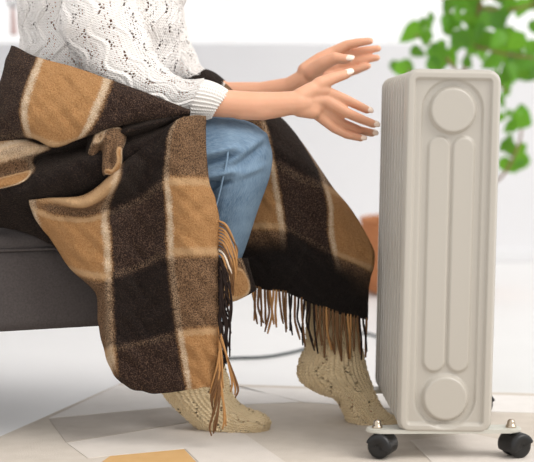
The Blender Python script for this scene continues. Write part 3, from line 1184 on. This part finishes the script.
# front hanging panel
fr = [
    [(30, 203, .030, .03, -.05), (55, 199, .010, .3, .0), (88, 194, -.004, .62, -.02), (123, 164, -.006, .98, -.06), (150, 142, .002, 1.5, -.7), (176, 121, .004, 2.0, -.78), (190, 116, .010, 2.4, -.80), (206, 116, .030, 2.72, -.80)],
    [(29, 201, .016, .03, -.02), (54, 200, .000, .3, .04), (86, 204, -.026, .62, .07), (117, 181, -.030, .98, .04), (146, 162, .000, 1.5, -.45), (168, 138, -.006, 2.0, -.52), (184, 135, -.004, 2.4, -.55), (205, 135, .028, 2.72, -.56)],
    [(31, 207, .020, .04, .04), (58, 211, .010, .35, -.06), (86, 211, .012, .66, -.10), (109, 204, .008, 1.0, -.06), (140, 196, .012, 1.5, .0), (164, 179, -.004, 2.0, .0), (184, 177, -.008, 2.4, .0), (208, 178, .026, 2.75, .0)],
    [(38, 222, .034, .08, .25), (62, 228, .010, .38, .25), (88, 230, .000, .69, .25), (109, 226, -.004, 1.0, .25), (140, 215, .014, 1.5, .25), (166, 201, .002, 2.0, .27), (190, 198, -.006, 2.4, .27), (215, 200, .024, 2.78, .27)],
    [(53, 241, .044, .22, .55), (72, 248, .016, .46, .55), (92, 250, .004, .72, .55), (111, 248, .002, 1.0, .55), (140, 238, .020, 1.5, .55), (167, 226, .006, 2.0, .60), (193, 223, -.004, 2.4, .60), (219, 224, .020, 2.78, .60)],
    [(70, 267, .050, .42, .93), (85, 274, .024, .60, .96), (98, 278, .010, .78, .98), (112, 279, .004, 1.0, 1.0), (140, 270, .020, 1.5, 1.0), (168, 258, .006, 2.0, 1.0), (193, 256, -.002, 2.4, 1.0), (218, 256, .016, 2.78, 1.0)],
    [(96, 292, .050, .74, 1.2), (101, 296, .034, .80, 1.22), (106, 300, .018, .88, 1.25), (113, 303, .006, 1.0, 1.3), (142, 297, .020, 1.5, 1.36), (171, 288, .008, 2.0, 1.4), (196, 288, .000, 2.4, 1.42), (219, 288, .016, 2.78, 1.42)],
    [(99, 322, .052, .79, 1.65), (103, 325, .036, .85, 1.66), (108, 329, .020, .91, 1.7), (114, 333, .008, 1.0, 1.8), (144, 330, .020, 1.5, 1.85), (176, 324, .012, 2.0, 1.9), (199, 322, .004, 2.4, 1.92), (220, 322, .016, 2.78, 1.92)],
    [(105, 350, .054, .87, 2.0), (108, 352, .040, .90, 2.05), (111, 354, .028, .95, 2.1), (116, 357, .014, 1.0, 2.2), (147, 362, .020, 1.5, 2.38), (181, 356, .016, 2.0, 2.4), (202, 354, .010, 2.4, 2.4), (219, 354, .018, 2.78, 2.4)],
    [(113, 372, .058, .98, 2.3), (115, 373, .046, 1.0, 2.32), (118, 375, .036, 1.03, 2.38), (124, 378, .024, 1.08, 2.45), (150, 386, .022, 1.5, 2.7), (185, 380, .018, 2.0, 2.75), (204, 378, .014, 2.4, 2.75), (217, 378, .020, 2.78, 2.75)],
    [(122, 382, .062, 1.06, 2.45), (124, 383, .052, 1.08, 2.48), (128, 386, .042, 1.12, 2.52), (134, 389, .030, 1.2, 2.6), (155, 393, .024, 1.5, 2.8), (187, 390, .020, 2.0, 2.9), (204, 387, .016, 2.4, 2.9), (216, 387, .020, 2.78, 2.9)]]
patch(fr, 9, 10, .0018)

# far-leg drape
rt = [
    [(225, 84, .36, .2, -1.0), (240, 97, .36, .5, -.9), (262, 108, .36, 1.0, -.85), (280, 118, .36, 1.5, -.8), (290, 128, .36, 1.9, -.75), (296, 136, .37, 2.1, -.7)],
    [(222, 110, .26, .2, -.7), (245, 110, .25, .5, -.6), (262, 112, .245, 1.0, -.55), (278, 119, .27, 1.5, -.5), (294, 134, .29, 1.9, -.45), (305, 148, .33, 2.1, -.4)],
    [(225, 150, .235, .2, -.3), (248, 148, .230, .5, -.25), (272, 146, .222, 1.0, -.12), (292, 152, .235, 1.5, -.2), (310, 162, .26, 1.9, -.22), (322, 173, .31, 2.15, -.25)],
    [(226, 175, .225, .2, .15), (250, 172, .222, .5, .1), (275, 166, .210, 1.0, .06), (298, 172, .226, 1.5, .0), (318, 180, .245, 1.95, -.02), (333, 189, .30, 2.2, -.02)],
    [(228, 205, .220, .2, .6), (252, 205, .216, .5, .6), (281, 200, .205, 1.0, .5), (304, 206, .222, 1.5, .35), (327, 204, .235, 2.0, .28), (352, 212, .28, 2.55, .22)],
    [(229, 228, .216, .2, 1.0), (254, 229, .210, .5, 1.0), (285, 228, .200, 1.0, .95), (306, 234, .216, 1.5, .85), (328, 232, .225, 2.0, .62), (372, 247, .26, 2.85, .6)],
    [(230, 245, .214, .2, 1.3, .9), (256, 248, .206, .5, 1.3, .9), (286, 248, .200, 1.0, 1.25, .9), (308, 252, .210, 1.5, 1.15, .8), (332, 254, .218, 2.0, .98, .1), (374, 263, .25, 2.85, .82)],
    [(232, 262, .212, .2, 1.55, 1), (257, 266, .204, .5, 1.55, 1), (286, 268, .196, 1.0, 1.5, 1), (310, 272, .204, 1.5, 1.5, 1), (336, 274, .210, 2.0, 1.4, 1), (370, 279, .235, 2.8, 1.12, .6)],
    [(240, 278, .212, .3, 1.8, 1), (259, 281, .204, .5, 1.8, 1), (286, 284, .196, 1.0, 1.75, 1), (312, 293, .200, 1.5, 1.75, 1), (338, 298, .206, 2.0, 1.7, 1), (368, 298, .225, 2.75, 1.5, 1)],
    [(250, 287, .213, .4, 1.9, 1), (264, 289, .206, .6, 1.9, 1), (287, 293, .196, 1.0, 1.9, 1), (313, 304, .198, 1.5, 1.9, 1), (339, 314, .204, 2.0, 1.9, 1), (368, 320, .222, 2.75, 1.9, 1)]]
patch(rt, 8, 12, .0012)

# blanket bunched over the far thigh
mound = []
for i, (cx, cy, r_) in enumerate(((168, 102, 26), (196, 94, 24), (212, 94, 22), (228, 103, 19), (246, 114, 17), (266, 126, 14))):
    row = []
    for k in range(7):
        a = math.radians(-40 + 260 * k / 6)
        row.append((cx, cy - r_ * math.sin(a), .40 + r_ * .0022 * math.cos(a), 1.5, 1.3 + .08 * k))
    mound.append(row)
patch(mound, 7, 5, .001)

# small tail of the inner layer seen behind the fringe
tail = [
    [(206, 258, .085, 3.2, 1.5), (222, 258, .088, 3.2, 1.5), (236, 258, .10, 2.9, 1.4), (247, 258, .12, 3.3, 1.5)],
    [(206, 272, .085, 3.2, 1.5), (224, 274, .088, 2.8, 1.2), (238, 273, .10, 2.6, .8), (250, 270, .12, 3.3, 1.4)],
    [(206, 288, .085, 3.2, 1.4), (227, 289, .088, 2.5, .9), (243, 285, .10, 2.5, .7), (253, 281, .12, 3.4, 1.4)],
    [(206, 305, .085, 3.0, 1.2), (231, 302, .088, 2.9, 1.0), (246, 296, .10, 3.0, 1.0), (256, 290, .12, 3.4, 1.4)]]
patch(tail, 6, 6, .0006)

bk = mesh_obj('plaid_blanket', BK['v'], BK['f'], M['plaid'], None, True, BK['uv'])
at = bk.data.attributes.new('border', 'FLOAT', 'POINT')
at.data.foreach_set('value', BK['border'])
sm = bk.modifiers.new('thickness', 'SOLIDIFY')
sm.thickness = .004
sm.offset = 0
tag(bk, 'brown and camel plaid wool blanket with fringe draped over the lap', 'blanket')


def strand(pts, mat, r=.0017):
    P3 = [P(*p) for p in pts]
    v_, f_ = tube(P3, [r, r * 1.15, r * .95, r * 1.1, r * .7], 6, 5)
    o = mesh_obj('fringe_strand', v_, f_, M['fr_' + mat])
    o.parent = bk


R = random.Random(3)
# side fringe of the front panel
for k in range(11):      # camel, arching over the denim
    y0 = 221 + k * 3.2
    dx = 17 - k * .7 + R.uniform(-1.5, 1.5)
    L = 44 + R.uniform(-8, 10)
    strand([(218.5, y0, .018), (218.5 + dx * .45, y0 + 4, .010), (218.5 + dx * .85, y0 + 16, .012), (218.5 + dx + 2, y0 + L * .7, .018), (218.5 + dx + 1 + R.uniform(-2, 2), y0 + L, .024)],
           'cream' if k == 9 else ('camel' if R.random() < .8 else 'brown'))
for k in range(22):      # dark, hanging down
    y0 = 257 + k * 3.1
    dx = R.uniform(2, 15)
    L = R.uniform(38, 62)
    strand([(218.5, y0, .015), (218.5 + dx * .5, y0 + 6, .008), (218.5 + dx * .8, y0 + L * .4, .008), (218.5 + dx * .8 + R.uniform(-2, 2), y0 + L * .75, .012), (218.5 + dx * .8 + R.uniform(-3, 3), y0 + L, .014)], 'dark')
for k in range(18):      # brown and camel, low
    y0 = 324 + k * 3.5
    tx = 215 + R.uniform(-6, 12) if k > 2 else 232 + 3 * k
    yb = min(y0 + R.uniform(48, 66), 426 + R.uniform(0, 14))
    if k < 3:
        yb = 392 + k * 3
    strand([(218.5, y0, .016), (220, y0 + 8, .008), ((218 + tx) / 2 + 2, (y0 + yb) / 2, .006), (tx, yb - 10, .010), (tx + R.uniform(-3, 2), yb, .014)], 'camel' if R.random() < .55 else 'brown')
# hem fringe of the far drape
hem = [(250, 287), (264, 289), (287, 293), (313, 304), (339, 314), (368, 320)]
hx = [h[0] for h in hem]
hy = [h[1] for h in hem]
for k in range(38):
    x0 = 252 + k * 3.08 + R.uniform(-.8, .8)
    y0 = float(np.interp(x0, hx, hy)) - 2
    if x0 < 268:
        m_ = R.choice(['brown', 'camel', 'dark'])
    elif x0 < 286:
        m_ = R.choice(['brown', 'camel', 'brown'])
    elif x0 < 314:
        m_ = 'dark' if R.random() < .85 else 'brown'
    elif x0 < 345:
        m_ = R.choice(['brown', 'camel', 'brown'])
    else:
        m_ = R.choice(['brown', 'camel', 'dark'])
    L = R.uniform(34, 46) + (6 if 300 < x0 < 345 else 0)
    d1_, d2_ = R.uniform(-2, 3), R.uniform(-3, 6)
    yy = float(np.interp(x0, hx, [.212, .205, .195, .197, .203, .221]))
    strand([(x0, y0, yy), (x0 + d1_ * .3, y0 + L * .25, yy - .004), (x0 + d1_, y0 + L * .55, yy - .006), (x0 + (d1_ + d2_) / 2, y0 + L * .8, yy - .004), (x0 + d2_, y0 + L, yy - .004)], m_, .0020 if m_ != 'dark' else .0018)

# ------------------------------------------------------------------ basket and plant
BY = 2.30
bx = P(420, 290, BY).x
basket = empty('wicker_basket', (bx, BY, 0))
tag(basket, 'brown wicker basket on the floor behind the radiator', 'basket')
V, F = [], []
ns, nr_ = 120, 56
for i in range(nr_ + 1):
    z = .225 * i / nr_
    R0 = .150 + .048 * math.sin(math.pi * min(z / .225 * .62 + .12, 1)) ** 1
    row = int(i / 4)
    prof = abs(math.sin(math.pi * (i % 4) / 4)) if i % 4 else 0
    for k in range(ns):
        a = 2 * math.pi * k / ns
        wv = math.cos(12 * a + (math.pi if row % 2 else 0))
        r = R0 + prof * (.004 + .005 * wv)
        V.append((r * math.cos(a), r * math.sin(a), z + .004))
for i in range(nr_):
    for k in range(ns):
        F.append((i * ns + k, i * ns + (k + 1) % ns, (i + 1) * ns + (k + 1) % ns, (i + 1) * ns + k))
F.append(tuple(range(ns))[::-1])
o = mesh_obj('woven_side', V, F, M['basket'], basket)
rim = [(.186 * math.cos(a), .186 * math.sin(a), .232) for a in np.linspace(0, 2 * math.pi, 25)]
v_, f_ = tube(rim, .009, 8, 3)
mesh_obj('rim', v_, f_, M['basket'], basket)

plant = empty('potted_plant', (bx, BY, .01))
tag(plant, 'leafy green potted plant rising behind the radiator', 'plant')
V, F = [], []
prof = [(.0, .0), (.10, 0), (.125, .20), (.133, .20), (.133, .215), (.122, .215), (.118, .19), (.0, .19)]
for r, z in prof:
    for k in range(32):
        a = 2 * math.pi * k / 32
        V.append((max(r, 1e-4) * math.cos(a), max(r, 1e-4) * math.sin(a), z))
for i in range(len(prof) - 1):
    for k in range(32):
        F.append((i * 32 + k, i * 32 + (k + 1) % 32, (i + 1) * 32 + (k + 1) % 32, (i + 1) * 32 + k))
mesh_obj('pot', V, F, M['pot'], plant)
V = [(.117 * math.cos(a), .117 * math.sin(a), .195) for a in np.linspace(0, 2 * math.pi, 32, endpoint=False)] + [(0, 0, .203)]
mesh_obj('soil', V, [(k, (k + 1) % 32, 32) for k in range(32)], M['soil'], plant)


def pl(px, py, Y):
    return P(px, py, Y) - Vector((bx, BY, .01))


def ppath(pts, r, name='stem'):
    v_, f_ = tube([pl(*p) for p in pts], r, 8, 5)
    return mesh_obj(name, v_, f_, M['bark'], plant)


b0 = (424, 243, BY)
ppath([b0, (430, 200, BY), (445, 140, BY - .02), (462, 80, BY), (470, 45, BY + .02), (479, 8, BY), (486, -40, BY)], [.010, .009, .008, .007, .005], 'trunk')
ppath([(440, 243, BY + .05), (470, 200, BY), (500, 178, BY - .05), (512, 160, BY - .08), (520, 140, BY - .1), (522, 118, BY - .1)], [.006, .005, .004, .003])
ppath([(428, 243, BY - .03), (425, 160, BY - .02), (420, 100, BY - .05), (412, 75, BY - .05), (404, 68, BY - .06)], [.006, .005, .004, .003])
ppath([(462, 80, BY), (448, 60, BY - .05), (432, 45, BY - .08), (415, 35, BY - .08)], [.005, .003])
ppath([(470, 45, BY + .02), (490, 50, BY - .05), (510, 55, BY - .08), (534, 58, BY - .1)], [.005, .003])
ppath([(479, 8, BY), (500, 10, BY - .03), (520, 8, BY - .06), (545, 0, BY - .06)], [.005, .003])
ppath([(470, 45, BY + .02), (460, 25, BY + .05), (448, 8, BY + .05), (440, -8, BY + .05)], [.005, .003])
ppath([(462, 80, BY), (490, 80, BY - .05), (508, 92, BY - .05)], [.004, .0025])


def leaf_mesh(w, serr):
    n = 9
    V, F = [], []
    for i in range(n + 1):
        s_ = i / n
        hw = w * (math.sin(math.pi * s_ ** .62) ** .85) * (1 - .10 * serr * (i % 2))
        if i == n:
            hw = 0.002
        zc = -.18 * (s_ - .3) ** 2
        for j, f_ in enumerate((-1, -.5, 0, .5, 1)):
            V.append((hw * f_, s_, zc + .14 * abs(f_) * hw * 1.6))
    for i in range(n):
        for j in range(4):
            F.append((i * 5 + j, i * 5 + j + 1, (i + 1) * 5 + j + 1, (i + 1) * 5 + j))
    me = bpy.data.meshes.new('leaf')
    me.from_pydata(V, [], F)
    me.polygons.foreach_set('use_smooth', [True] * len(F))
    me.materials.append(M['leaf'])
    return me


leaf_me = [leaf_mesh(.36, 1), leaf_mesh(.42, 1), leaf_mesh(.31, 0)]
RL = random.Random(11)
leaf_pts = [(411, 33, 30), (402, 70, 24), (408, 67, 22), (396, 68, 18), (426, 38, 20), (438, 55, 26), (452, 22, 26), (449, 30, 20), (462, 40, 26), (470, 35, 24), (478, 33, 24),
            (480, 50, 26), (474, 8, 24), (462, 4, 22), (448, 6, 18), (440, 62, 24), (450, 58, 22), (490, 15, 26), (499, 22, 28), (486, 42, 26), (497, 40, 26), (508, 36, 22), (516, 42, 28),
            (504, 55, 28), (515, 60, 28), (526, 62, 28), (531, 50, 24), (520, 72, 26), (508, 74, 26), (498, 66, 24), (530, 75, 24), (522, 8, 24), (512, 4, 22), (530, 4, 24), (505, 10, 24), (520, 118, 28), (513, 120, 20), (525, 115, 18),
            (512, 150, 24), (519, 163, 26), (508, 166, 24), (505, 146, 20), (522, 150, 16), (505, 92, 16), (501, 102, 18), (507, 84, 18), (500, 118, 14), (430, 18, 14), (428, 27, 14), (418, 52, 18), (442, 46, 16), (468, 62, 20), (490, 62, 22),
            (484, 22, 24), (470, 20, 22), (458, 14, 16), (423, 24, 14), (434, 66, 20), (494, 80, 22), (535, 28, 20), (540, 65, 24), (455, 48, 20), (538, 2, 24), (500, -4, 26), (480, -8, 26), (462, -10, 24)]
# keep only the outline of the airy crown: a second, slightly offset layer thickens it
extra = [(x + RL.uniform(-9, 9), y + RL.uniform(-8, 8), s * RL.uniform(.6, .9)) for x, y, s in leaf_pts if RL.random() < .22]
for n_, (x, y, s) in enumerate(leaf_pts + extra):
    o = bpy.data.objects.new('leaf', RL.choice(leaf_me))
    link(o, plant)
    Yd = BY + RL.uniform(-.14, .1)
    size = s * 4.7 / FPX * .98
    yaw = RL.uniform(-.7, .7)
    roll = math.pi + RL.uniform(-1.1, 1.1)
    tilt = RL.uniform(-.6, .6)
    o.rotation_euler = Matrix.Rotation(yaw, 3, 'Z').to_4x4().to_euler()
    rot = Matrix.Rotation(yaw, 4, 'Z') @ Matrix.Rotation(roll, 4, 'Y') @ Matrix.Rotation(math.pi / 2 + tilt, 4, 'X')
    o.rotation_euler = rot.to_euler()
    o.scale = (size, size, size)
    cen_ = rot.to_3x3() @ Vector((0, .5 * size, 0))
    o.location = pl(x, y, Yd) - cen_

# ------------------------------------------------------------------ tassel hanging at the window (top left)
ty = 2.6
ts = empty('hanging_tassel', P(13, 35, ty))
tag(ts, 'pale pink tassel hanging from a grey loop by the window', 'tassel')
loop = [P(8 + 3, -30, ty), P(8, -10, ty), P(9, 2, ty), P(12.5, 8, ty), P(16, 3, ty), P(15.5, -10, ty), P(12, -30, ty)]
v_, f_ = tube(loop, .0055, 8, 4)
adopt(mesh_obj('loop', v_, f_, M['tassel_ring']), ts)
v_, f_ = tube([P(12.5, 7, ty), P(13, 14, ty), P(13.5, 24, ty), P(14, 35, ty)], [.006, .009, .011, .013], 12, 4)
adopt(mesh_obj('tuft', v_, f_, M['tassel']), ts)
